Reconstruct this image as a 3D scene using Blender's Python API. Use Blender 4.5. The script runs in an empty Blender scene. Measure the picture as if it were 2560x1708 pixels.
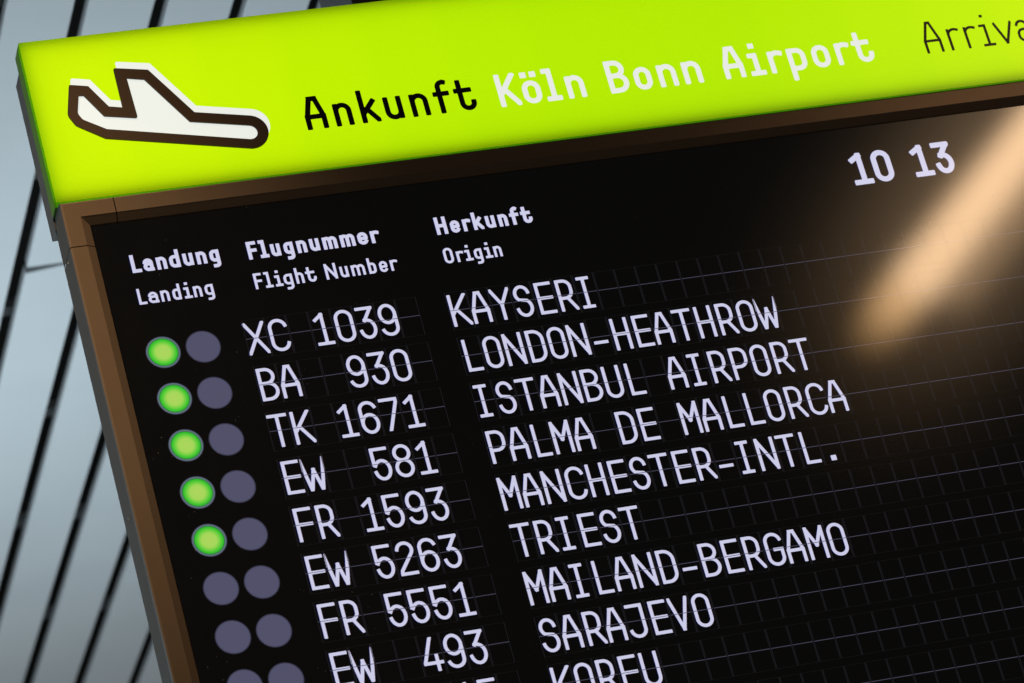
import bpy, bmesh, math, random
import numpy as np
from mathutils import Matrix, Vector

random.seed(7)
scn = bpy.context.scene
COL = scn.collection
S = 0.04                       # one display cell = 4 cm
ROW = 2.26178                   # row pitch in cells
OX = 9.3009                    # first cell of the origin column
H0 = 4.70                      # height of the board's origin above the hall floor


def W(x, y, z):
    """board coordinates in cells (x right, y down, z into the board) -> metres"""
    return Vector((x * S, z * S, -y * S))


# ------------------------------------------------------------------ camera
Rm = ((0.94708753, 0.24878957, -0.20280275), (-0.13445675, 0.88123593, 0.45314967), (0.29145599, -0.40190421, 0.86805899))
import_cam = (-43.118079, 77.58590173, -163.49001276)


def axis(v):
    return Vector((v[0], v[2], -v[1])).normalized()


cam_d = bpy.data.cameras.new('camera')
cam = bpy.data.objects.new('camera', cam_d)
COL.objects.link(cam)
r0, r1, r2 = axis(Rm[0]), -axis(Rm[1]), -axis(Rm[2])
r2 = r2.normalized(); r0 = (r0 - r0.dot(r2) * r2).normalized(); r1 = r2.cross(r0)
M = Matrix((r0, r1, r2)).transposed().to_4x4()
M.translation = W(*import_cam) + Vector((0, 0, H0))
cam.matrix_world = M
cam_d.sensor_width = 36
cam_d.lens = 10652.45 * 36 / 2560
cam_d.clip_start = 0.1
cam_d.clip_end = 200
cam_d.dof.use_dof = True
foc = W(13, 2, 0) + Vector((0, 0, H0)) - M.translation
cam_d.dof.focus_distance = foc.dot(-r2)
cam_d.dof.aperture_fstop = 6.0
scn.camera = cam

# ------------------------------------------------------------------ world, lamps, exposure
wd = bpy.data.worlds.new('World'); scn.world = wd; wd.use_nodes = True
bg = wd.node_tree.nodes['Background']
bg.inputs[0].default_value = (0.9, 0.85, 0.8, 1)
bg.inputs[1].default_value = 0.032
vs = scn.view_settings
vs.view_transform = 'Standard'; vs.look = 'None'; vs.exposure = 0; vs.gamma = 1; vs.use_curve_mapping = False
scn.cycles.use_denoising = True
scn.cycles.max_bounces = 6


def area(name, pos, xdir, ydir, sx, sy, radiance, col, shape='RECTANGLE', spread=180):
    """area lamp at pos (cells); light leaves along xdir x ydir turned to -Z of the lamp"""
    l = bpy.data.lights.new(name, 'AREA'); l.shape = shape
    l.size = sx * S; l.size_y = sy * S
    A = sx * sy * S * S * (math.pi / 4 if shape == 'ELLIPSE' else 1)
    l.energy = radiance * math.pi * A
    l.color = col; l.spread = math.radians(spread)
    o = bpy.data.objects.new(name, l); COL.objects.link(o)
    X = axis(xdir); Y = axis(ydir); Y = (Y - Y.dot(X) * X).normalized(); Z = X.cross(Y)
    m = Matrix((X, Y, Z)).transposed().to_4x4(); m.translation = W(*pos) + Vector((0, 0, H0))
    o.matrix_world = m
    return o


# warm hall strip light in front of the board, up under the roof (the streak in the screen is its reflection)
u = Vector((14.8, -12.4, 0)).normalized()
v = Vector((-12.4, -14.8, 0)).normalized()
c = Vector((72.25, -41.1, -100)) + u * 18.0
area('streak_lamp', c + u * 3.2 - v * .15, u, v, 33, 3.3, 13.2, (1.0, 0.645, 0.36))
area('streak_lamp', c - u * 15.0, u, v, 3.4, 3.0, 8.2, (1.0, 0.58, 0.25))  # added dimmer piece that fades the streak's lower end
area('streak_lamp', c - u * 17.9, u, v, 2.4, 2.4, 3.2, (1.0, 0.55, 0.20))  # added, dimmer still, lets the streak die out softly
area('streak_lamp', c - v * 3.0 + u * 3, u, v, 30, 2.6, 2.4, (1.0, 0.62, 0.325))  # added faint strip alongside, gives the streak a soft right halo


def spot(name, pos, aim, radius, energy, col, size=.25):
    l = bpy.data.lights.new(name, 'SPOT'); l.energy = energy; l.color = col; l.shadow_soft_size = size; l.spot_blend = 1.0
    P = W(*pos) + Vector((0, 0, H0)); T = W(*aim) + Vector((0, 0, H0)); d_ = T - P
    l.spot_size = 2 * math.atan(radius * S / d_.length)
    o = bpy.data.objects.new(name, l); COL.objects.link(o)
    o.matrix_world = Matrix.Translation(P) @ d_.to_track_quat('-Z', 'Y').to_matrix().to_4x4()
    return o


# added soft warm spots brightening the board's left end, and faintly its right
spot('warm_fill_spot', (-72, -160, -110), (-10.5, -7.5, 0), 14.5, 2700, (1.0, 0.74, 0.50))
spot('warm_fill_spot', (-72, -158, -110), (-12, 2, 0), 20, 650, (1.0, 0.74, 0.50))
spot('warm_fill_spot', (60, -95, -110), (48, -8, 0), 16, 45, (1.0, 0.74, 0.52))
# added unseen fills: cool from the left and below, weak warm farther back
area('cool_side_fill', (-110, 10, 60), (0, 0, -1), (0, -1, 0), 130, 110, 2.2, (0.80, 0.93, 1.0))
area('cool_under_fill', (2, 20, 91), (1, 0, 0), (0, 0, -1), 60, 38, 7.4, (0.80, 0.935, 1.0))
area('warm_under_fill', (10, -5, 165), (1, 0, 0), (0, 0, -1), 40, 24, .5, (1.0, 0.72, 0.52))


# ------------------------------------------------------------------ materials
def mat(name, base=(.5, .5, .5), rough=.5, metal=0., emit=None, es=1., coat=0., coatr=.1, spec=.5):
    m = bpy.data.materials.new(name); m.use_nodes = True
    b = m.node_tree.nodes['Principled BSDF']
    b.inputs['Base Color'].default_value = (*base, 1)
    b.inputs['Roughness'].default_value = rough
    b.inputs['Metallic'].default_value = metal
    b.inputs['Specular IOR Level'].default_value = spec
    b.inputs['Coat Weight'].default_value = coat
    b.inputs['Coat Roughness'].default_value = coatr
    b.inputs['Coat IOR'].default_value = 1.8
    if emit:
        b.inputs['Emission Color'].default_value = (*emit, 1)
        b.inputs['Emission Strength'].default_value = es
    return m


def nodes(m):
    return m.node_tree.nodes, m.node_tree.links, m.node_tree.nodes['Principled BSDF']


def vary(m, base, amp, scale, rough=None, bump=0., bscale=400., detail=3):
    """fine procedural variation of colour / roughness in object space"""
    N, L, b = nodes(m)
    tc = N.new('ShaderNodeTexCoord'); no = N.new('ShaderNodeTexNoise')
    no.inputs['Scale'].default_value = scale; no.inputs['Detail'].default_value = detail
    L.new(tc.outputs['Object'], no.inputs['Vector'])
    rp = N.new('ShaderNodeValToRGB')
    rp.color_ramp.elements[0].position = .3; rp.color_ramp.elements[1].position = .7
    rp.color_ramp.elements[0].color = tuple(c * (1 - amp) for c in base) + (1,)
    rp.color_ramp.elements[1].color = tuple(c * (1 + amp) for c in base) + (1,)
    L.new(no.outputs['Fac'], rp.inputs['Fac']); L.new(rp.outputs['Color'], b.inputs['Base Color'])
    if rough:
        mr = N.new('ShaderNodeMapRange'); mr.inputs['To Min'].default_value = rough[0]; mr.inputs['To Max'].default_value = rough[1]
        L.new(no.outputs['Fac'], mr.inputs['Value']); L.new(mr.outputs['Result'], b.inputs['Roughness'])
    if bump:
        n2 = N.new('ShaderNodeTexNoise'); n2.inputs['Scale'].default_value = bscale
        L.new(tc.outputs['Object'], n2.inputs['Vector'])
        bp = N.new('ShaderNodeBump'); bp.inputs['Strength'].default_value = bump; bp.inputs['Distance'].default_value = .001
        L.new(n2.outputs['Fac'], bp.inputs['Height']); L.new(bp.outputs['Normal'], b.inputs['Normal'])
    return m


def satin(name, tint, rough, amp, scale, diff=(.02, .015, .01), bump=0.):
    """satin metal coat: Beckmann gloss with a fine fleck, over a little diffuse"""
    m = bpy.data.materials.new(name); m.use_nodes = True
    N = m.node_tree.nodes; L = m.node_tree.links; N.clear()
    out = N.new('ShaderNodeOutputMaterial'); g = N.new('ShaderNodeBsdfGlossy'); g.distribution = 'BECKMANN'
    d_ = N.new('ShaderNodeBsdfDiffuse'); d_.inputs[0].default_value = (*diff, 1); ad = N.new('ShaderNodeAddShader')
    tc = N.new('ShaderNodeTexCoord'); no = N.new('ShaderNodeTexNoise'); no.inputs['Scale'].default_value = scale; no.inputs['Detail'].default_value = 4
    L.new(tc.outputs['Object'], no.inputs['Vector'])
    rp = N.new('ShaderNodeValToRGB'); rp.color_ramp.elements[0].position = .3; rp.color_ramp.elements[1].position = .7
    rp.color_ramp.elements[0].color = tuple(c * (1 - amp) for c in tint) + (1,); rp.color_ramp.elements[1].color = tuple(c * (1 + amp) for c in tint) + (1,)
    L.new(no.outputs['Fac'], rp.inputs['Fac']); L.new(rp.outputs['Color'], g.inputs['Color'])
    g.inputs['Roughness'].default_value = rough
    if bump:
        bp = N.new('ShaderNodeBump'); bp.inputs['Strength'].default_value = bump; bp.inputs['Distance'].default_value = .001
        L.new(no.outputs['Fac'], bp.inputs['Height']); L.new(bp.outputs['Normal'], g.inputs['Normal'])
    sc_ = N.new('ShaderNodeMix'); sc_.data_type = 'RGBA'; sc_.inputs['A'].default_value = tuple(c * (1 - amp) for c in diff) + (1,); sc_.inputs['B'].default_value = tuple(c * (1 + amp) for c in diff) + (1,)
    n2 = N.new('ShaderNodeTexNoise'); n2.inputs['Scale'].default_value = 22; n2.inputs['Detail'].default_value = 8; n2.inputs['Roughness'].default_value = .75
    L.new(tc.outputs['Object'], n2.inputs['Vector']); L.new(n2.outputs['Fac'], sc_.inputs['Factor']); L.new(sc_.outputs['Result'], d_.inputs[0])
    L.new(g.outputs[0], ad.inputs[0]); L.new(d_.outputs[0], ad.inputs[1]); L.new(ad.outputs[0], out.inputs[0])
    return m


bronze = satin('bronze_coating', (.055, .042, .032), .24, .07, 900, (.188, .128, .078), .12)
bronze_foil = satin('bronze_foil', (.045, .034, .026), .2, .08, 700, (.115, .075, .048))
foil_black = mat('black_foil', (.006, .006, .005), .35, spec=.3)
foil_thin = mat('dark_foil', (.075, .065, .020), .35)
grey_paint = vary(mat('grey_paint', rough=.5, spec=.25), (.062, .066, .070), .12, 60, (.42, .56))
side_paint = vary(mat('dark_bronze_side', rough=.5), (.036, .035, .031), .10, 120, (.42, .55))
post_paint = mat('post_paint', (.045, .047, .048), .5)
void_black = mat('void_black', (.004, .004, .004), .8)
recess = mat('recess_black', (.004, .004, .004), .6)
ceil_paint = vary(mat('ceiling_paint', rough=.5), (.46, .50, .525), .03, 3.0, (.42, .55), .05, 60)
rail_grey = mat('rail_grey', (.16, .17, .18), .4)
steel = mat('screw_steel', (.35, .35, .34), .35, 1.0)
SCR = (.0035, .0030, .0026)
def screen_shader(name, emit=None, es=1.):
    """black LED face: dark diffuse, a tight and a wide Beckmann gloss, and the light of the pixels"""
    m = bpy.data.materials.new(name); m.use_nodes = True
    N = m.node_tree.nodes; L = m.node_tree.links; N.clear()
    out = N.new('ShaderNodeOutputMaterial'); d_ = N.new('ShaderNodeBsdfDiffuse')
    tc = N.new('ShaderNodeTexCoord'); no = N.new('ShaderNodeTexNoise'); no.inputs['Scale'].default_value = 14
    L.new(tc.outputs['Object'], no.inputs['Vector'])
    rp = N.new('ShaderNodeValToRGB'); rp.color_ramp.elements[0].color = tuple(c * .5 for c in SCR) + (1,); rp.color_ramp.elements[1].color = tuple(c * 1.5 for c in SCR) + (1,)
    L.new(no.outputs['Fac'], rp.inputs['Fac'])
    vo = N.new('ShaderNodeTexVoronoi'); vo.inputs['Scale'].default_value = 75; L.new(tc.outputs['Object'], vo.inputs['Vector'])
    n3 = N.new('ShaderNodeTexNoise'); n3.inputs['Scale'].default_value = 9; L.new(tc.outputs['Object'], n3.inputs['Vector'])
    th = N.new('ShaderNodeMapRange'); th.inputs['From Min'].default_value = .42; th.inputs['From Max'].default_value = .7; th.inputs['To Min'].default_value = 0; th.inputs['To Max'].default_value = .085
    L.new(n3.outputs['Fac'], th.inputs['Value'])
    lt = N.new('ShaderNodeMath'); lt.operation = 'LESS_THAN'; L.new(vo.outputs['Distance'], lt.inputs[0]); L.new(th.outputs['Result'], lt.inputs[1])
    mxd = N.new('ShaderNodeMix'); mxd.data_type = 'RGBA'; L.new(lt.outputs[0], mxd.inputs['Factor']); L.new(rp.outputs['Color'], mxd.inputs['A'])
    mxd.inputs['B'].default_value = (.17, .14, .11, 1); L.new(mxd.outputs['Result'], d_.inputs[0])
    cur = d_
    for col, ro in ((.066, .080), (.032, .18)):
        g = N.new('ShaderNodeBsdfGlossy'); g.distribution = 'BECKMANN'
        g.inputs['Color'].default_value = (col, col, col, 1); g.inputs['Roughness'].default_value = ro
        ad = N.new('ShaderNodeAddShader'); L.new(cur.outputs[0], ad.inputs[0]); L.new(g.outputs[0], ad.inputs[1]); cur = ad
    if emit:
        e = N.new('ShaderNodeEmission'); e.name = 'pixels'; e.inputs[0].default_value = (*emit, 1); e.inputs[1].default_value = es
        ad = N.new('ShaderNodeAddShader'); L.new(cur.outputs[0], ad.inputs[0]); L.new(e.outputs[0], ad.inputs[1]); cur = ad
    L.new(cur.outputs[0], out.inputs[0])
    return m


screen_m = screen_shader('screen_black')


def led(name, col, s=1.):
    return screen_shader(name, col, s)


led_white = led('led_white', (.60, .60, .80))
led_head = led('led_heading', (.62, .62, .82))
led_blue = led('led_blue_subpixel', (.0, .006, .10))
led_red = led('led_red_subpixel', (.035, .006, .002))
led_line = led('led_flap_line', (.060, .057, .092))
led_line2 = led('led_flap_edge', (.0112, .0105, .0145))
led_grey = led('led_lamp_off', (.080, .079, .138))
led_rim = led('led_lamp_rim', (.105, .150, .180))
sign_white = mat('backlit_white', (.25, .25, .24), .35, emit=(.79, .82, .76), es=1., spec=.2)

led_green = m = screen_shader('led_lamp_green', (0, 1, 0))
N = m.node_tree.nodes; L = m.node_tree.links
tc = N.new('ShaderNodeTexCoord'); ln = N.new('ShaderNodeVectorMath'); ln.operation = 'LENGTH'
L.new(tc.outputs['Object'], ln.inputs[0])
mr = N.new('ShaderNodeMapRange'); mr.inputs['From Max'].default_value = .645 * S; L.new(ln.outputs['Value'], mr.inputs['Value'])
rp = N.new('ShaderNodeValToRGB'); e = rp.color_ramp.elements
e[0].position = 0; e[0].color = (.42, .66, .11, 1); e[1].position = 1; e[1].color = (.020, .42, .022, 1)
k = e.new(.50); k.color = (.37, .67, .10, 1)
k = e.new(.72); k.color = (.15, .62, .050, 1)
k = e.new(.86); k.color = (.055, .55, .030, 1)
L.new(mr.outputs['Result'], rp.inputs['Fac']); L.new(rp.outputs['Color'], N['pixels'].inputs[0])


def translucent(name, col, glossy=.03):
    m = bpy.data.materials.new(name); m.use_nodes = True
    N = m.node_tree.nodes; L = m.node_tree.links; N.clear()
    out = N.new('ShaderNodeOutputMaterial'); t = N.new('ShaderNodeBsdfTranslucent'); g = N.new('ShaderNodeBsdfGlossy')
    mx = N.new('ShaderNodeMixShader'); mx.inputs[0].default_value = glossy
    t.inputs[0].default_value = (*col, 1); g.inputs['Roughness'].default_value = .3
    L.new(t.outputs[0], mx.inputs[1]); L.new(g.outputs[0], mx.inputs[2]); L.new(mx.outputs[0], out.inputs[0])
    return m


acryl = translucent('lime_acrylic', (.50, .86, .0005))
acryl_edge = translucent('lime_acrylic_edge', (.030, .075, .004), .06)
acryl_rim = translucent('lime_acrylic_rim', (.11, .42, .001), .02)
lip_green = mat('olive_lip', (.070, .155, .034), .6, spec=.03)


# ------------------------------------------------------------------ mesh helpers
class MB:
    def __init__(s):
        s.v = []; s.f = []; s.mi = []

    def poly(s, pts, mi=0):
        i = len(s.v); s.v += [tuple(p) for p in pts]; s.f.append(tuple(range(i, i + len(pts)))); s.mi.append(mi)

    def box(s, x0, x1, y0, y1, z0, z1, mi=0):
        P = [(x, y, z) for z in (z0, z1) for y in (y0, y1) for x in (x0, x1)]
        for q in ((0, 2, 3, 1), (4, 5, 7, 6), (0, 1, 5, 4), (2, 6, 7, 3), (0, 4, 6, 2), (1, 3, 7, 5)):
            s.poly([P[k] for k in q], mi)

    def obj(s, name, mats, parent=None, off=(0, 0, 0), weld=True, bevel=0):
        me = bpy.data.meshes.new(name)
        o0 = W(*off)
        me.from_pydata([W(*p) - o0 for p in s.v], [], s.f)
        for m_ in (mats if isinstance(mats, (list, tuple)) else [mats]):
            me.materials.append(m_)
        me.polygons.foreach_set('material_index', s.mi)
        if weld:
            bm = bmesh.new(); bm.from_mesh(me)
            bmesh.ops.remove_doubles(bm, verts=bm.verts, dist=1e-6)
            bmesh.ops.recalc_face_normals(bm, faces=bm.faces)
            bm.to_mesh(me); bm.free()
        me.update()
        o = bpy.data.objects.new(name, me); COL.objects.link(o)
        if bevel:
            bv = o.modifiers.new('bevel', 'BEVEL'); bv.width = bevel * S; bv.segments = 3; bv.limit_method = 'ANGLE'
            bv.harden_normals = False
        if parent is not None:
            o.parent = parent; o.location = o0
        else:
            o.location = o0 + Vector((0, 0, H0))
        return o


def thing(name, label, cat, loc=(0, 0, 0), group=None):
    o = bpy.data.objects.new(name, None); COL.objects.link(o)
    o.location = W(*loc) + Vector((0, 0, H0)); o.empty_display_size = .1
    o['label'] = label; o['category'] = cat
    if group: o['group'] = group
    return o


# ------------------------------------------------------------------ stroke lettering
def arc(cx, cy, rx, ry, a0, a1, n=12):
    return [(cx + rx * math.cos(math.radians(a0 + (a1 - a0) * i / n)), cy + ry * math.sin(math.radians(a0 + (a1 - a0) * i / n))) for i in range(n + 1)]


def stad(l, b_, r, t, R):
    p = arc(r - R, t - R, R, R, 90, 0, 8) + arc(r - R, b_ + R, R, R, 0, -90, 8) + arc(l + R, b_ + R, R, R, 270, 180, 8) + arc(l + R, t - R, R, R, 180, 90, 8)
    return p + [p[0]]


def strokes(ch, Wd, H, w):
    """centre lines of a letter: list of (points, smooth), plus extra filled boxes (x0,x1,y0,y1); y up from the baseline"""
    a = w / 2; l, r, b_, t, m_ = a, Wd - a, a, H - a, Wd / 2
    x = .70 * H - a; R = (r - l) / 2; d = -.285 * H + a
    st = lambda *p: (list(p), False)
    sm = lambda p: (p, True)
    dots = []
    ymin = 0
    if ch == 'A':
        kk = .385 * H; g = w * .52
        P = [st((l, b_), (l, kk), (m_ - g, t), (m_ + g, t), (r, kk), (r, b_)), st((l, kk), (r, kk))]
    elif ch == 'B':
        md = .53 * H; r1 = r - .07 * Wd; R1 = (t - md) / 2; R2 = (md - b_) / 2
        P = [st((l, b_), (l, t)), sm([(l, t), (r1 - R1, t)] + arc(r1 - R1, t - R1, R1, R1, 90, -90) + [(l, md)]),
             sm([(l, md), (r - R2, md)] + arc(r - R2, b_ + R2, R2, R2, 90, -90) + [(l, b_)])]
    elif ch == 'C':
        P = [sm(arc(m_, t - R, R, R, 12, 180) + arc(m_, b_ + R, R, R, 180, 348))]
    elif ch == 'D':
        q = (r - l) * .62
        P = [st((l, b_), (l, t)), sm([(l, t), (r - q, t)] + arc(r - q, t - q, q, q, 90, 0) + arc(r - q, b_ + q, q, q, 0, -90) + [(l, b_)])]
    elif ch in 'EF':
        md = .505 * H
        P = [st((l, b_), (l, t)), st((l, t), (r, t)), st((l, md), (r - .02 * Wd, md))]
        if ch == 'E': P.append(st((l, b_), (r, b_)))
    elif ch == 'G':
        P = [sm(arc(m_, t - R, R, R, 12, 180) + arc(m_, b_ + R, R, R, 180, 360)), st((r, b_ + R), (r, .49 * H)), st((r, .49 * H), (m_ + .02 * Wd, .49 * H))]
    elif ch == 'H':
        P = [st((l, b_), (l, t)), st((r, b_), (r, t)), st((l, .5 * H), (r, .5 * H))]
    elif ch == 'I':
        P = [st((m_, b_), (m_, t)), st((l, t), (r, t)), st((l, b_), (r, b_))]
    elif ch == 'J':
        P = [st((l + .03, t), (r, t)), st((r, t), (r, b_ + R)), sm(arc(m_, b_ + R, R, R, 0, -170))]
    elif ch == 'K':
        q = l + .30 * (r - l)
        P = [st((l, b_), (l, t)), st((l, .36 * H), (r - .04 * Wd, t + .02)), st((q, .53 * H), (r + .02, b_ - .01))]
    elif ch == 'L':
        P = [st((l, b_), (l, t)), st((l, b_), (r, b_))]
    elif ch == 'M':
        P = [st((l, b_), (l, t)), st((r, b_), (r, t)), st((l, t), (m_, .43 * H)), st((r, t), (m_, .43 * H))]
    elif ch == 'N':
        P = [st((l, b_), (l, t)), st((r, b_), (r, t)), st((l, t), (r, b_))]
    elif ch in 'O0':
        P = [sm(stad(l, b_, r, t, R))]
    elif ch == 'P':
        md = .40 * H; q = min(R * 1.05, (t - md) / 2)
        P = [st((l, b_), (l, t)), sm([(l, t), (r - q, t)] + arc(r - q, t - q, q, q, 90, 0) + arc(r - q, md + q, q, q, 0, -90) + [(l, md)])]
    elif ch == 'R':
        md = .41 * H; r1 = r - .10 * Wd; q = min(R * .98, (t - md) / 2)
        P = [st((l, b_), (l, t)), sm([(l, t), (r1 - q, t)] + arc(r1 - q, t - q, q, q, 90, 0) + arc(r1 - q, md + q, q, q, 0, -90) + [(l, md)]), st((m_ + .02, md), (r + .02, b_ - .02))]
    elif ch in 'Ss':
        tt = t if ch == 'S' else x
        y1 = (tt - b_) * .245; y2 = (tt - b_) * .275; q = R * .94
        P = [sm(arc(m_, tt - y1, q, y1, 8, 235, 18) + arc(m_, b_ + y2, R, y2, 58, -170, 18))]
    elif ch == 'T':
        P = [st((l, t), (r, t)), st((m_, t), (m_, b_))]
    elif ch == 'U':
        P = [sm([(l, t), (l, b_ + R)] + arc(m_, b_ + R, R, R, 180, 360) + [(r, t)])]
    elif ch in 'Vv':
        tt = t if ch == 'V' else x
        P = [st((l - .01, tt + .02), (m_, b_)), st((r + .01, tt + .02), (m_, b_))]
    elif ch == 'W':
        P = [st((-.035, t + .1), (.245 * Wd, b_)), st((.27 * Wd, b_), (m_, .635 * H)), st((m_, .635 * H), (.73 * Wd, b_)), st((.755 * Wd, b_), (Wd + .035, t + .1))]
    elif ch == 'X':
        P = [st((l - .02, t + .02), (r + .02, b_ - .02)), st((r, t + .02), (l - .01, b_ - .02))]
    elif ch == 'Y':
        P = [st((l - .02, t + .02), (m_, .48 * H)), st((r + .02, t + .02), (m_, .48 * H)), st((m_, .48 * H), (m_, b_))]
    elif ch == '1':
        sx = l + .56 * (r - l)
        P = [st((l, b_), (r, b_)), st((sx, b_), (sx, t)), st((sx, t - .01), (l + .03, .80 * H - a * .2))]
    elif ch == '2':
        P = [sm(arc(m_, t - R, R, R, 170, -38, 16) + [(l + .02, b_ + .10 * H), (l, b_)]), st((l, b_), (r, b_))]
    elif ch == '3':
        y2 = (.585 * H - b_) / 2; q = m_ - .10 * Wd
        P = [st((l, t), (r - .03 * Wd, t)), st((r - .03 * Wd, t), (q, .575 * H)), sm([(q, .585 * H), (m_, .585 * H)] + arc(m_, b_ + y2, R, y2, 90, -168, 18))]
    elif ch == '4':
        P = [st((m_ + .06 * Wd, t + .03), (l, .27 * H)), st((l, .25 * H), (r, .25 * H)), st((.70 * Wd, b_), (.70 * Wd, .46 * H))]
    elif ch == '5':
        y2 = (.60 * H - b_) / 2
        P = [st((l, t), (r - .04 * Wd, t)), st((l, t), (l, .49 * H)), sm(arc(m_, b_ + y2, R, y2, 150, -168, 20))]
    elif ch in '69':
        y2 = (.585 * H - b_) / 2; el = arc(m_, b_ + y2, R, y2, 0, 360, 28)
        p = [sm(el), sm([(l, b_ + y2)] + arc(m_, t - R, R, R, 180, 18, 12))]
        P = p if ch == '6' else [([(Wd - X, H - Y) for X, Y in q], f) for q, f in p]
    elif ch == '7':
        P = [st((l, t), (r, t)), sm([(r, t), (r, .86 * H), (l + .28 * (r - l), b_ - .02)])]
    elif ch == '8':
        md = .525 * H; y1 = (t - md) / 2; y2 = (md - b_) / 2
        P = [sm(arc(m_, md + y1, R * .93, y1, 0, 360, 28)), sm(arc(m_, b_ + y2, R, y2, 0, 360, 28))]
    elif ch == '-':
        P = [st((l, .33 * H), (r, .33 * H))]
    elif ch == '.':
        P = []; dots = [(0, Wd, 0, .16 * H)]
    elif ch == 'a':
        r1 = r - .05 * Wd; R1 = (r1 - l) / 2; kk = .40 * H; q = min((kk - b_) / 2, R1)
        P = [sm(arc(l + R1, x - R1, R1, R1, 165, 0, 12) + [(r1, b_)]), st((r1, b_ + .01), (r + .02, b_)), sm([(r1, kk), (l + q, kk)] + arc(l + q, kk - q, q, q, 90, 180, 6) + arc(l + q, b_ + q, q, q, 180, 270, 6) + [(r1, b_)])]
    elif ch in 'nhm':
        P = [st((l, b_), (l, t if ch == 'h' else x - .015 * H))]
        if ch == 'm':
            R1 = R / 2
            P += [sm(arc(l + R1, x - R1, R1, R1, 180, 0) + [(m_, b_)]), sm(arc(m_ + R1, x - R1, R1, R1, 180, 0) + [(r, b_)])]
        else:
            P += [sm(arc(m_, x - R, R, R, 180, 0) + [(r, b_)])]
    elif ch == 'u':
        P = [st((r, b_ + .015 * H), (r, x)), sm([(l, x)] + arc(m_, b_ + R, R, R, 180, 360))]
    elif ch in 'dgbpq':
        q = R * .98
        bowl = [(r, x), (l + q, x)] + arc(l + q, x - q, q, q, 90, 180, 8) + arc(l + q, b_ + q, q, q, 180, 270, 8) + [(r, b_)]
        if ch in 'bp': bowl = [(Wd - X, Y) for X, Y in bowl]
        if ch == 'd': P = [sm(bowl), st((r, b_), (r, t))]
        if ch == 'b': P = [sm(bowl), st((l, b_), (l, t))]
        if ch == 'p': P = [sm(bowl), st((l, -.30 * H + a), (l, x))]; ymin = -.30 * H
        if ch == 'g':
            bowl2 = [(r, x), (l + q, x)] + arc(l + q, x - q, q, q, 90, 180, 8) + arc(l + q, b_ + .03 * H + q, q, q, 180, 270, 8) + [(r, b_ + .03 * H)]
            q2 = min(R * .8, .22 * H)
            P = [sm(bowl2), sm([(r, x), (r, d + q2)] + arc(r - q2, d + q2, q2, q2, 0, -90, 8) + [(l + .20 * Wd, d)])]; ymin = -.285 * H
    elif ch == 'o':
        P = [sm(stad(l, b_, r, x, R))]
    elif ch == 'ö':
        P = [sm(stad(l, b_, r, x, R))]
        q = w * 1.22; y0 = .80 * H
        dots = [(.06 * Wd, .06 * Wd + q, y0, y0 + q * .95), (Wd * .94 - q, Wd * .94, y0, y0 + q * .95)]
    elif ch == 'e':
        md = (x + b_) / 2
        P = [sm([(l, md), (r, md)] + arc(m_, x - R, R, R, 0, 180, 12)), sm([(l, x - R)] + arc(m_, b_ + R, R, R, 180, 330, 12))]
    elif ch in 'li':
        tt = t if ch == 'l' else x
        P = [st((l, b_), (r, b_)), st((m_, b_), (m_, tt)), st((m_, tt), (m_ - .46 * (r - l), tt))]
        if ch == 'i':
            q = w * 1.18; dots = [(m_ - q * .62, m_ + q * .38, H - q * .92 + .01, H + .01)]
    elif ch == 'k':
        q = l + .34 * (r - l)
        P = [st((l, b_), (l, t)), st((l, .27 * H), (r - .10 * Wd, x + .02)), st((q, .42 * H), (r + .02, b_ - .02))]
    elif ch == 'r':
        P = [st((l, b_), (l, x - .015 * H)), sm(arc(l + R * 1.25, x - R * 1.15, R * 1.25, R * 1.15, 180, 72, 10) + [(r, x - R * .16)])]
    elif ch == 't':
        sx = l + .24 * (r - l); q = (r - sx) / 2
        P = [sm([(sx, .95 * H - a), (sx, b_ + q)] + arc(sx + q, b_ + q, q, q, 180, 365, 12)), st((l, x - .01), (r - .11 * Wd, x - .01))]
    elif ch == 'f':
        sx = l + .36 * (r - l); q = (r - sx) * .72
        P = [sm([(sx, b_), (sx, t - q)] + arc(sx + q, t - q + .02 * H, q, q, 180, 80, 10) + [(r - .05 * Wd, t + .015 * H)]), st((l, x - .03 * H), (r, x - .03 * H))]
    else:
        P = []
    return P, dots, ymin


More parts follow.
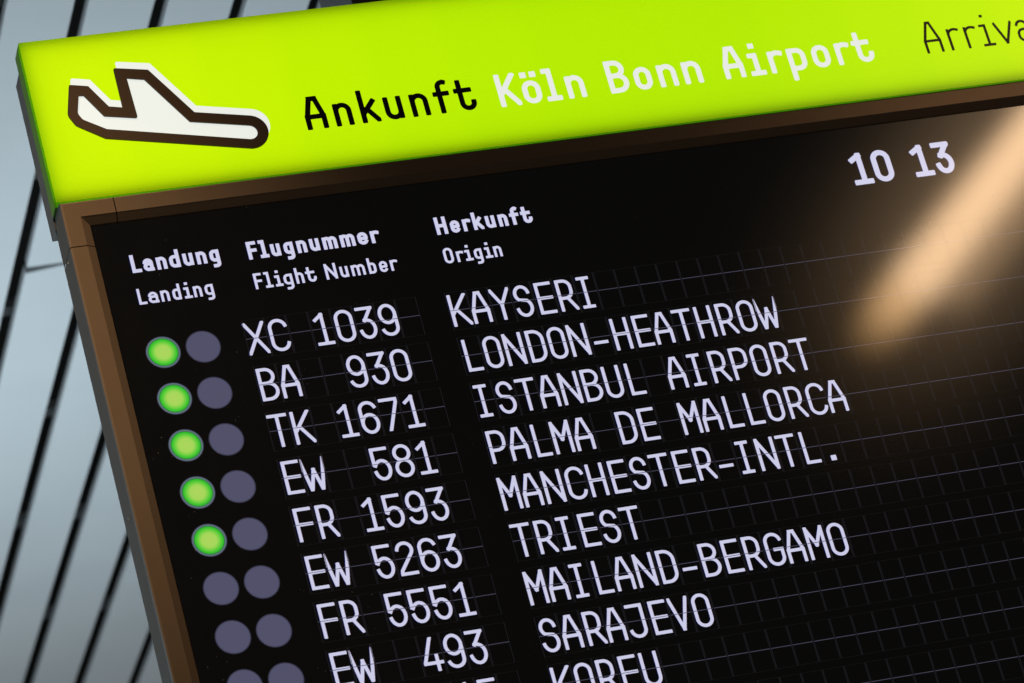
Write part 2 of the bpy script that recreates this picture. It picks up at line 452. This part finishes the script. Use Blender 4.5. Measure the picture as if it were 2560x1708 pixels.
def glyph_field(ch, Wd, H, w, rc, h):
    P, dots, ymin = strokes(ch, Wd, H, w)
    ymax = H + (.04 * H if ch in 'fiö' else 0) if ch not in 'nmruovaeops' else H
    pad = 2 * h
    nx = int(math.ceil((Wd + 2 * pad) / h)) + 1; ny = int(math.ceil((ymax - ymin + 2 * pad) / h)) + 1
    xs = -pad + h * np.arange(nx); ys = ymin - pad + h * np.arange(ny)
    X, Y = np.meshgrid(xs, ys)
    D = np.full(X.shape, 9.)
    hw = w / 2 - rc

    def boxd(ax, ay, bx, by, e):
        ux, uy = bx - ax, by - ay; Ln = math.hypot(ux, uy) or 1e-9; ux /= Ln; uy /= Ln
        px = (X - ax) * ux + (Y - ay) * uy - Ln / 2; py = -(X - ax) * uy + (Y - ay) * ux
        qx = np.abs(px) - (Ln / 2 + e); qy = np.abs(py) - hw
        return np.hypot(np.maximum(qx, 0), np.maximum(qy, 0)) + np.minimum(np.maximum(qx, qy), 0)

    def capd(ax, ay, bx, by):
        ux, uy = bx - ax, by - ay; L2 = ux * ux + uy * uy or 1e-12
        tt = np.clip(((X - ax) * ux + (Y - ay) * uy) / L2, 0, 1)
        return np.hypot(X - ax - tt * ux, Y - ay - tt * uy) - hw
    for pts, smooth in P:
        for i in range(len(pts) - 1):
            A, B = pts[i], pts[i + 1]
            if abs(A[0] - B[0]) + abs(A[1] - B[1]) < 1e-7: continue
            D = np.minimum(D, capd(*A, *B) if smooth else boxd(*A, *B, hw))
        if smooth and math.dist(pts[0], pts[-1]) > 1e-4:
            for A, B in ((pts[1], pts[0]), (pts[-2], pts[-1])):
                Ln = math.dist(A, B) or 1e-9; k_ = hw / Ln
                D = np.minimum(D, boxd(B[0], B[1], B[0] + (B[0] - A[0]) * k_ * .02, B[1] + (B[1] - A[1]) * k_ * .02, hw * .98))
    # keep inside the ink box
    bx = np.maximum(np.maximum(rc - X, X - (Wd - rc)), np.maximum(ymin + rc - Y, Y - (ymax - rc)))
    D = np.maximum(D, bx)
    for x0, x1, y0, y1 in dots:
        D = np.minimum(D, np.maximum(np.maximum(x0 + rc - X, X - x1 + rc), np.maximum(y0 + rc - Y, Y - y1 + rc)))
    if rc > 0:
        # rounded corners: distance outside the eroded shape
        pass
    return xs, ys, D - rc


def ms_mesh(mb, xs, ys, F, ox, oy, z, thick=0., mi=0, mi_side=0, flip=True):
    """marching squares of F<0 -> flat faces in mb (board cells; y up in the glyph, down on the board)"""
    ny, nx = F.shape
    ins = F < 0
    pt = lambda X, Y, zz: (ox + X, oy - Y, zz)
    for j in range(ny - 1):
        run = None
        for i in range(nx):
            full = i < nx - 1 and ins[j, i] and ins[j, i + 1] and ins[j + 1, i] and ins[j + 1, i + 1]
            if full:
                if run is None: run = i
                continue
            if run is not None:
                x0, x1, y0, y1 = xs[run], xs[i], ys[j], ys[j + 1]
                mb.poly([pt(x0, y0, z), pt(x1, y0, z), pt(x1, y1, z), pt(x0, y1, z)], mi); run = None
            if i >= nx - 1: continue
            cs = [(j, i), (j, i + 1), (j + 1, i + 1), (j + 1, i)]
            n_in = sum(bool(ins[c_]) for c_ in cs)
            if n_in == 0: continue
            poly = []; cut = []
            for k_ in range(4):
                c0, c1 = cs[k_], cs[(k_ + 1) % 4]
                f0, f1 = F[c0], F[c1]
                p0 = (xs[c0[1]], ys[c0[0]]); p1 = (xs[c1[1]], ys[c1[0]])
                if f0 < 0: poly.append(p0)
                if (f0 < 0) != (f1 < 0):
                    tt = f0 / (f0 - f1); q = (p0[0] + tt * (p1[0] - p0[0]), p0[1] + tt * (p1[1] - p0[1]))
                    poly.append(q); cut.append(q)
            if len(poly) >= 3:
                mb.poly([pt(*q, z) for q in poly], mi)
            if thick and len(cut) >= 2:
                for k_ in range(0, len(cut) - 1, 2):
                    A, B = cut[k_], cut[k_ + 1]
                    mb.poly([pt(*A, z), pt(*B, z), pt(*B, z + thick), pt(*A, z + thick)], mi_side)


CACHE = {}


def put(mb, ch, x0, x1, base, H, w, rc, z, thick=0., fringe=False, h=None):
    Wd = x1 - x0; h = h or min(.022, w / 7)
    key = (ch, round(Wd, 3), H, w, rc)
    if key not in CACHE: CACHE[key] = glyph_field(ch, Wd, H, w, rc, h)
    xs, ys, F = CACHE[key]
    ms_mesh(mb, xs, ys, F, x0, base, z, thick)
    if fringe:                                   # red and blue sub-pixels of the LED tiles beside each stroke
        ms_mesh(mb, xs, ys, F, x0 - .032, base + .004, z + .0010, 0, 1)
        ms_mesh(mb, xs, ys, F, x0 + .026, base, z + .0018, 0, 2)


# ------------------------------------------------------------------ ceiling (setting)
CY = -45.0
GAPS = [(-12.2, -12.4), (-7.3, -7.5), (-2.45, -2.85), (2.45, 1.75), (7.37, 6.60), (12.28, 11.28), (17.20, 15.48), (22.08, 19.95), (26.98, 24.75), (31.9, 29.5), (36.8, 34.2), (41.7, 38.9), (46.6, 43.6), (51.5, 48.3), (56.4, 53.0), (61.3, 57.7), (66.2, 62.4)]
ZA, ZB = 30.0, 190.0
FL = .62                                        # flange height of a panel


def gx(g, z):
    return g[0] + (g[1] - g[0]) * (z - 48) / 104.0


def panel_mesh(g0, g1, z0, z1, jl=0., jr=0.):
    mb = MB(); n = 14; rows = []
    prof = lambda xl, xr: [(xl, CY - FL), (xl, CY - .05), (xl + .05, CY), (xr - .05, CY), (xr, CY - .05), (xr, CY - FL)]
    for k_ in range(n + 1):
        z = z0 + (z1 - z0) * k_ / n
        xl = gx(g0, z) + .88 + .0012 * (z - 48); xr = gx(g1, z)
        zl = zr = z
        if k_ == 0: zl, zr = z + jl, z + jr
        p = prof(xl, xr)
        rows.append([(px, py, zl + (zr - zl) * (px - xl) / (xr - xl)) for px, py in p])
    for k_ in range(n):
        for i in range(5):
            mb.poly([rows[k_][i], rows[k_][i + 1], rows[k_ + 1][i + 1], rows[k_ + 1][i]])
    for rw in (rows[0], rows[-1]):
        mb.poly(rw)
    return mb


PAN = {
    2: 'pale blue-grey ceiling panel cut off by the upper left edge of the picture',
    3: 'pale blue-grey ceiling panel touching the left end of the green sign',
    5: 'pale blue-grey ceiling panel in the full strip next right of the cross joint',
    6: 'pale blue-grey ceiling panel showing as a narrow wedge low beside the bronze frame',
    7: 'pale blue-grey ceiling panel just left of the black hanging post',
    8: 'pale blue-grey ceiling panel showing a small patch right of the black hanging post',
}
for i in range(len(GAPS) - 1):
    g0, g1 = GAPS[i], GAPS[i + 1]
    parts = [(ZA, ZB, 0, 0, PAN.get(i, 'pale blue-grey ceiling panel hidden behind the arrivals board' if i > 8 else 'pale blue-grey ceiling panel just beyond the left edge of the picture'))]
    if i == 4:
        zj = 79.5
        parts = [(ZA, zj - .0, 0, 0, 'pale blue-grey ceiling panel above the cross joint, behind the green sign'),
                 (zj + .05, ZB, .85, .02, 'pale blue-grey ceiling panel below the cross joint, left of the bronze frame')]
    for z0, z1, jl, jr, lab in parts:
        o = panel_mesh(g0, g1, z0, z1, jl, jr).obj('ceiling_panel', ceil_paint)
        o['label'] = lab; o['category'] = 'ceiling panel'; o['group'] = 'metal strip panels of the ceiling'; o['kind'] = 'thing'

mb = MB(); mb.box(-40, 90, CY - 14, CY - 13, 5, 210)
ceil = mb.obj('ceiling', void_black); ceil['kind'] = 'structure'
for zr, yy in ((52, 4.2), (72, 3.0), (91, 3.0), (108, 3.0), (127, 3.0), (146, 3.0)):
    mb = MB(); mb.box(-30, 80, CY - yy - .6, CY - yy, zr, zr + 1.3)
    mb.obj('carrier_rail', rail_grey, ceil)

# ------------------------------------------------------------------ hanging post behind the sign
mb = MB(); mb.box(9.62, 11.80, -44.0, -12.0, 2.62, 7.6)
post = mb.obj('hanging_post', post_paint, bevel=.06)
post['label'] = 'square black hanging post rising behind the top edge of the green sign'; post['category'] = 'post'

# ------------------------------------------------------------------ the arrivals board
board = thing('arrivals_board', 'large arrivals board with a bronze frame, black display and lit lime green sign on top', 'arrivals board')
FX, FY, FR, FB, FZ = -6.71, -7.68, 47.0, 31.0, -.26
FBK = 1.74
PROF = [(0.0, FBK), (0.0, FZ + .13), (.035, FZ + .045), (.11, FZ), (.80, FZ), (.825, FZ + .02), (1.17, -.03), (1.20, .05)]


def frame_piece(name, path, label=None):
    """profile swept along the frame path; each stop = (corner or cut, x, y, nx, ny): inset direction (nx,ny)"""
    mb = MB(); rings = []
    for (px, py, nx, ny) in path:
        rings.append([(px + nx * d_, py + ny * d_, z) for d_, z in PROF])
    for A, B in zip(rings[:-1], rings[1:]):
        for i in range(len(PROF) - 1):
            mb.poly([A[i], A[i + 1], B[i + 1], B[i]], 1 if i < 2 else 0)
    o = mb.obj(name, [bronze, side_paint], board)
    if label: o['label'] = label
    return o


JX, JY, G = -4.30, -5.43, .022
frame_piece('frame_corner', [(FX, JY - G, 1, 0), (FX, FY, 1, 1), (JX - G, FY, 0, 1)], 'bronze corner piece at the top left of the frame')
frame_piece('frame_rail', [(JX + G, FY, 0, 1), (FR, FY, -1, 1)], 'bronze top rail')
frame_piece('frame_rail', [(FX, JY + G, 1, 0), (FX, FB, 1, -1)], 'bronze left rail')
frame_piece('frame_rail', [(FR, FY, -1, 1), (FR, FB, -1, -1)], 'bronze right rail')
frame_piece('frame_rail', [(FX, FB, 1, -1), (FR, FB, -1, -1)], 'bronze bottom rail')
mb = MB(); mb.box(FX + .10, FR - .1, FY + .10, FB - .1, .06, 1.70)
mb.obj('back_case', recess, board)
for sy, sz in ((-5.17, .90), (7.30, .92)):
    mb = MB(); n = 14
    ring = lambda rr, xx: [(xx, sy + rr * math.sin(2 * math.pi * k_ / n), sz + rr * math.cos(2 * math.pi * k_ / n)) for k_ in range(n)]
    A, B, C_ = ring(.155, FX - .012), ring(.10, FX - .012), ring(.085, FX + .05)
    for k_ in range(n):
        k2 = (k_ + 1) % n
        mb.poly([A[k_], A[k2], B[k2], B[k_]], 1); mb.poly([B[k_], B[k2], C_[k2], C_[k_]], 0)
    mb.poly(C_, 0)
    q = ring(.155, FX + .03)
    for k_ in range(n): mb.poly([A[k_], A[(k_ + 1) % n], q[(k_ + 1) % n], q[k_]], 1)
    mb.obj('screw', [recess, steel], board)

# display screen, set back behind the frame
SX0, SY0 = -5.50, -6.46
mb = MB(); mb.box(SX0, FR - 1.22, SY0, FB - 1.2, 0., .055)
screen = mb.obj('display_screen', screen_m, board)

# green sign: translucent tray, lamps inside, housing behind
PX, PY0, PY1, PR = -6.83, -15.90, -7.705, 47.1
LZ = 1.13
mb = MB()
mb.poly([(PX, PY0, FZ), (PR, PY0, FZ), (PR, PY1, FZ), (PX, PY1, FZ)])
sign = mb.obj('sign_panel', acryl, board, weld=True); sign['label'] = 'lit lime green sign face'
mb = MB()
for A, B in (((PX, PY0), (PX, PY1)), ((PX, PY0), (PR, PY0)), ((PX, PY1), (PR, PY1)), ((PR, PY0), (PR, PY1))):
    mb.poly([(*A, FZ + .004), (*B, FZ + .004), (*B, FZ + .5), (*A, FZ + .5)], 1)
    mb.poly([(*A, FZ + .5), (*B, FZ + .5), (*B, LZ), (*A, LZ)], 0)
mb.obj('sign_edge', [lip_green, acryl_rim], board)['label'] = 'dark green edge of the sign face'
mb = MB()
mb.box(PX + .03, PR - .03, -15.21, PY1 - .01, LZ + .004, 2.45)
mb.box(PX + .03, PR - .03, PY1 - .012, -7.22, 1.35, 2.449)
mb.poly([(PX + .01, PY0 + .01, LZ - .004), (PR - .01, PY0 + .01, LZ - .004), (PR - .01, PY1 - .02, LZ - .004), (PX + .01, PY1 - .02, LZ - .004)])
mb.obj('sign_housing', grey_paint, board)
NL = 14
for k_ in range(NL):                              # row of LED strips in the sign box, not quite the same white
    xa, xb = PX + .06 + (PR - PX - .12) * k_ / NL, PX + .06 + (PR - PX - .12) * (k_ + 1) / NL
    xm = (xa + xb) / 2
    tr = np.interp(xm, [-5, 2, 10, 18, 26, 33, 40, 47], [1.24, 1.12, .98, .90, .89, .96, 1.10, 1.15])
    tg = np.interp(xm, [-5, 2, 10, 18, 26, 33, 40, 47], [1.02, 1.0, .97, .935, .925, .95, .98, 1.0])
    area('sign_lamp', (xm, (PY0 + PY1) / 2, FZ + .5), (1, 0, 0), (0, 1, 0), xb - xa, PY1 - PY0 - .32, 1.07, (float(tr), float(tg), .9))

SZ = FZ - .012
# pictogram: raised dark outline over a white landing aeroplane
OUT = [(-5.11, -13.42), (-4.22, -13.26), (-3.52, -12.11), (-2.87, -11.98), (-2.92, -14.02), (-1.38, -13.73), (0.22, -11.30), (2.62, -10.80)]


def rounded(poly, rad):
    out = []; n = len(poly)
    for i in range(n):
        p, c_, q = Vector(poly[i - 1]), Vector(poly[i]), Vector(poly[(i + 1) % n]); rr = rad[i]
        if rr <= 0: out.append(tuple(c_)); continue
        d0 = (p - c_).normalized(); d1 = (q - c_).normalized(); ang = d0.angle(d1)
        k_ = min(rr / math.tan(ang / 2), (p - c_).length * .49, (q - c_).length * .49)
        A, B = c_ + d0 * k_, c_ + d1 * k_
        for s_ in range(9):
            t_ = s_ / 8; out.append(tuple(A * (1 - t_) ** 2 + c_ * 2 * t_ * (1 - t_) + B * t_ * t_))
    return out


def nose(cx, cy, rr, a0, a1):
    return [(cx + rr * math.cos(math.radians(a0 + (a1 - a0) * k_ / 18)), cy + rr * math.sin(math.radians(a0 + (a1 - a0) * k_ / 18))) for k_ in range(19)]


def plane_outline(grow, dx=0, dy=0):
    base = [(-5.11, -13.42), (-4.22, -13.26), (-3.52, -12.11), (-2.87, -11.98)]
    if grow == 'outer':
        P = base + [(-2.92, -14.02), (-1.38, -13.73), (0.22, -11.30)] + nose(2.48, -9.97, .84, -80, 96) + [(-4.0, -10.53), (-5.18, -11.35), (-5.44, -11.92)]
        P[0] = (-5.06, -13.44)
        n = len(P); rad = [.10, .06, .05, .0, .10, .06, .05] + [0] * 19 + [.10, .42, .5]
        P[2] = (-3.52, -12.11); P[3] = (-2.93, -11.98)
    else:
        P = [(-4.74, -12.83), (-4.52, -12.81), (-3.83, -11.66), (-2.36, -11.36), (-2.42, -13.43), (-1.65, -13.26), (-0.09, -10.86)] + nose(2.46, -9.955, .36, -80, 98) + [(-3.85, -10.99), (-4.82, -11.62), (-4.97, -11.95)]
        rad = [.0, .0, .05, .10, .0, .0, .04] + [0] * 19 + [.05, .34, .30]
    return [(x_ + dx, y_ + dy) for x_, y_ in rounded(P, rad)]


def flat_obj(name, loops, z, thick, mats, parent, mi_side=0):
    """fill outer loop minus inner loops, with side walls"""
    bm = bmesh.new(); es = []
    for lp in loops:
        vs_ = [bm.verts.new(W(x_, y_, z)) for x_, y_ in lp]
        es += [bm.edges.new((vs_[k_], vs_[(k_ + 1) % len(vs_)])) for k_ in range(len(vs_))]
    bmesh.ops.triangle_fill(bm, use_beauty=True, edges=es)
    for lp in loops:
        for k_ in range(len(lp)):
            A, B = lp[k_], lp[(k_ + 1) % len(lp)]
            f = bm.faces.new([bm.verts.new(W(A[0], A[1], z)), bm.verts.new(W(B[0], B[1], z)), bm.verts.new(W(B[0], B[1], z + thick)), bm.verts.new(W(A[0], A[1], z + thick))])
            f.material_index = mi_side
    bmesh.ops.recalc_face_normals(bm, faces=bm.faces)
    me = bpy.data.meshes.new(name); bm.to_mesh(me); bm.free()
    for m_ in mats: me.materials.append(m_)
    o = bpy.data.objects.new(name, me); COL.objects.link(o); o.parent = parent
    return o


flat_obj('plane_silhouette', [plane_outline('outer', .165, -.355)], SZ, .01, [sign_white], sign)['label'] = 'white landing aeroplane shape'
flat_obj('plane_outline', [plane_outline('outer'), plane_outline('inner')], SZ - .075, .080, [bronze_foil, foil_black], sign, 1)['label'] = 'raised bronze outline of a landing aeroplane'

BASE, CAP = -9.70, 1.705


def sign_word(letters, base, w, rc, mats, z=SZ, thick=.010, label=None):
    mb = MB()
    for ch, x0, x1 in letters:
        put(mb, ch, x0, x1, base, CAP, w, rc, z, thick)
    o = mb.obj('sign_word', mats, sign, weld=False)
    if label: o['label'] = label
    return o


sign_word([('A', 5.13, 6.13), ('n', 6.49, 7.33), ('k', 7.71, 8.59), ('u', 8.86, 9.71), ('n', 10.09, 10.94), ('f', 11.23, 12.01), ('t', 12.22, 13.18)], -9.715, .245, .05, [foil_black], label='black word Ankunft')
sign_word([('K', 14.27, 15.27), ('ö', 15.44, 16.31), ('l', 16.51, 17.24), ('n', 17.54, 18.41)], -9.66, .25, .06, [sign_white], label='white word Köln')
sign_word([('B', 19.57, 20.55), ('o', 20.84, 21.68), ('n', 22.01, 22.9), ('n', 23.23, 24.12)], -9.65, .25, .06, [sign_white], label='white word Bonn')
sign_word([('A', 25.22, 26.22), ('i', 26.49, 27.24), ('r', 27.5, 28.25), ('p', 28.46, 29.34), ('o', 29.66, 30.52), ('r', 30.86, 31.59), ('t', 31.73, 32.71)], -9.65, .245, .06, [sign_white], label='white word Airport')
sign_word([('A', 35.33, 36.21), ('r', 36.58, 37.2), ('r', 37.45, 38.07), ('i', 38.24, 38.86), ('v', 38.99, 39.94), ('a', 40.09, 40.76), ('l', 41.0, 41.62), ('s', 41.9, 42.7)], -9.68, .135, .008, [foil_thin], label='dark word Arrivals')

# ------------------------------------------------------------------ writing on the display
LZT = -.0030                                       # lit pixels sit just on the screen face
TXT = [led_white, led_blue, led_red]
INK = {'A': (.05, .895), 'B': (.10, .93), 'C': (.11, .97), 'D': (.128, .93), 'E': (.15, .92), 'F': (.15, .93), 'G': (.11, .94), 'H': (.12, .90), 'I': (.145, .735),
       'J': (.06, .86), 'K': (.09, .97), 'L': (.19, .89), 'M': (.06, .93), 'N': (.055, .922), 'O': (.10, .90), 'P': (.13, .92), 'R': (.13, .95), 'S': (.10, .90),
       'T': (.05, .93), 'U': (.10, .90), 'V': (.03, .95), 'W': (.005, 1.0), 'X': (.015, .975), 'Y': (.03, .96), '0': (.115, .947), '1': (.15, .92), '2': (.12, .92),
       '3': (.13, .93), '4': (.08, .97), '5': (.12, .93), '6': (.115, .945), '7': (.10, .93), '8': (.09, .94), '9': (.115, .945), '-': (.16, .825), '.': (.36, .615)}


def table_text(name, s_, x0, row):
    mb = MB()
    for i, ch in enumerate(s_):
        if ch == ' ': continue
        a_, b2 = INK[ch]
        put(mb, ch, x0 + i + a_, x0 + i + b2, row * ROW + .80, 1.585, .152, .012, LZT, 0, True)
    if not mb.f: return
    o = mb.obj(name, TXT, screen, weld=False); o['label'] = 'lit white writing ' + ' '.join(s_.split())
    return o


FLT = ['XC 1039', 'BA  930', 'TK 1671', 'EW  581', 'FR 1593', 'EW 5263', 'FR 5551', 'EW  493', '     15']
ORG = ['KAYSERI', 'LONDON-HEATHROW', 'ISTANBUL AIRPORT', 'PALMA DE MALLORCA', 'MANCHESTER-INTL.', 'TRIEST', 'MAILAND-BERGAMO', 'SARAJEVO', 'KORFU']
for i, s_ in enumerate(FLT): table_text('flight_number', s_, 0, i)
for i, s_ in enumerate(ORG): table_text('origin_name', s_, OX, i)


def heading(letters, base, H, w, name='column_heading', rc=.008, mats=None):
    mb = MB()
    for ch, x0, x1 in letters:
        put(mb, ch, x0, x1, base, H, w, rc, LZT, 0, True, h=.016)
    return mb.obj(name, mats or [led_head, led_blue, led_red], screen, weld=False)


heading([('L', -4.17, -3.74), ('a', -3.64, -3.17), ('n', -3.04, -2.59), ('d', -2.46, -1.99), ('u', -1.84, -1.39), ('n', -1.24, -0.79), ('g', -0.64, -0.2)], -3.925, .885, .165)
heading([('L', -4.21, -3.85), ('a', -3.76, -3.31), ('n', -3.2, -2.82), ('d', -2.67, -2.3), ('i', -2.16, -1.81), ('n', -1.73, -1.36), ('g', -1.22, -0.83)], -2.355, .78, .118)
heading([('F', 1.08, 1.51), ('l', 1.62, 2.01), ('u', 2.13, 2.56), ('g', 2.72, 3.16), ('n', 3.32, 3.76), ('u', 3.91, 4.35), ('m', 4.51, 5.17), ('m', 5.32, 5.99), ('e', 6.12, 6.59), ('r', 6.73, 7.14)], -3.82, .885, .165)
heading([('F', 1.04, 1.4), ('l', 1.51, 1.85), ('i', 1.96, 2.3), ('g', 2.36, 2.77), ('h', 2.91, 3.28), ('t', 3.38, 3.85), ('N', 4.28, 4.8), ('u', 4.95, 5.32), ('m', 5.47, 6.09), ('b', 6.25, 6.61), ('e', 6.76, 7.13), ('r', 7.27, 7.62)], -2.34, .78, .118)
heading([('H', 9.77, 10.29), ('e', 10.45, 10.88), ('r', 11.03, 11.42), ('k', 11.51, 11.98), ('u', 12.11, 12.55), ('n', 12.71, 13.14), ('f', 13.26, 13.69), ('t', 13.79, 14.3)], -3.80, .885, .165)
heading([('O', 9.78, 10.21), ('r', 10.36, 10.7), ('i', 10.75, 11.1), ('g', 11.18, 11.55), ('i', 11.68, 12.02), ('n', 12.1, 12.47)], -2.33, .78, .118)
heading([('1', 29.88, 30.83), ('0', 30.97, 31.91)], -3.48, 1.66, .265, 'clock_digits', .05)
heading([('1', 32.93, 33.88), ('3', 34.04, 34.95)], -3.48, 1.66, .265, 'clock_digits', .05)

# flap cells: thin lit outlines and the line across the middle of each cell
led_line3 = led('led_flap_rim', (.0085, .0080, .0090))
for i in range(14):
    y = i * ROW
    for x0, n in ((0.0, 8), (OX, 30)):
        mb = MB()
        for k_ in range(n):
            a_, b2 = x0 + k_ + .035, x0 + k_ + .980
            z = -.0042
            rect = lambda xa, xb, ya, yb, mi: mb.poly([(xa, ya, z), (xb, ya, z), (xb, yb, z), (xa, yb, z)], mi)
            rect(a_, b2, y - .015, y + .015, 0)
            for xx in (a_, b2):
                rect(xx - .012, xx + .012, y - .92, y - .017, 1); rect(xx - .012, xx + .012, y + .017, y + .97, 1)
            rect(a_ + .012, b2 - .012, y + .958, y + .970, 2); rect(a_ + .012, b2 - .012, y - .920, y - .908, 2)
        mb.obj('flap_row', [led_line, led_line2, led_line3], screen, weld=False)


def indicator(cx, cy, lit):
    mb = MB(); n = 48
    p = lambda rr, k_, z: (cx + rr * math.cos(2 * math.pi * k_ / n), cy + rr * math.sin(2 * math.pi * k_ / n), z)
    bands = [(0, .635, 0), (.635, .665, 3), (.665, .742, 1), (.742, .772, 2)] if lit else [(0, .655, 0), (.655, .672, 1), (.672, .715, 0), (.715, .745, 3), (.745, .775, 2)]
    for a_, b2, mi in bands:
        for k_ in range(n):
            if a_: mb.poly([p(a_, k_, LZT), p(b2, k_, LZT), p(b2, k_ + 1, LZT), p(a_, k_ + 1, LZT)], mi)
            else: mb.poly([(cx, cy, LZT), p(b2, k_, LZT), p(b2, k_ + 1, LZT)], mi)
    o = mb.obj('indicator_light', [led_green, led_rim, led_dim, led_ring] if lit else [led_grey, led_rim2, led_dim, led_mid], screen, (cx, cy, LZT), weld=False)
    o['label'] = 'lit green indicator light' if lit else 'unlit grey indicator light'
    return o


led_rim2 = led('led_lamp_ring', (.080, .080, .155))
led_mid = led('led_lamp_edge', (.056, .055, .096))
led_ring = led('led_lamp_line', (.012, .20, .020))
led_dim = led('led_lamp_fade', (.030, .030, .055))
for i in range(11):
    indicator(-3.695, i * ROW + .06, i < 5)
    indicator(-1.905, i * ROW + .06, False)
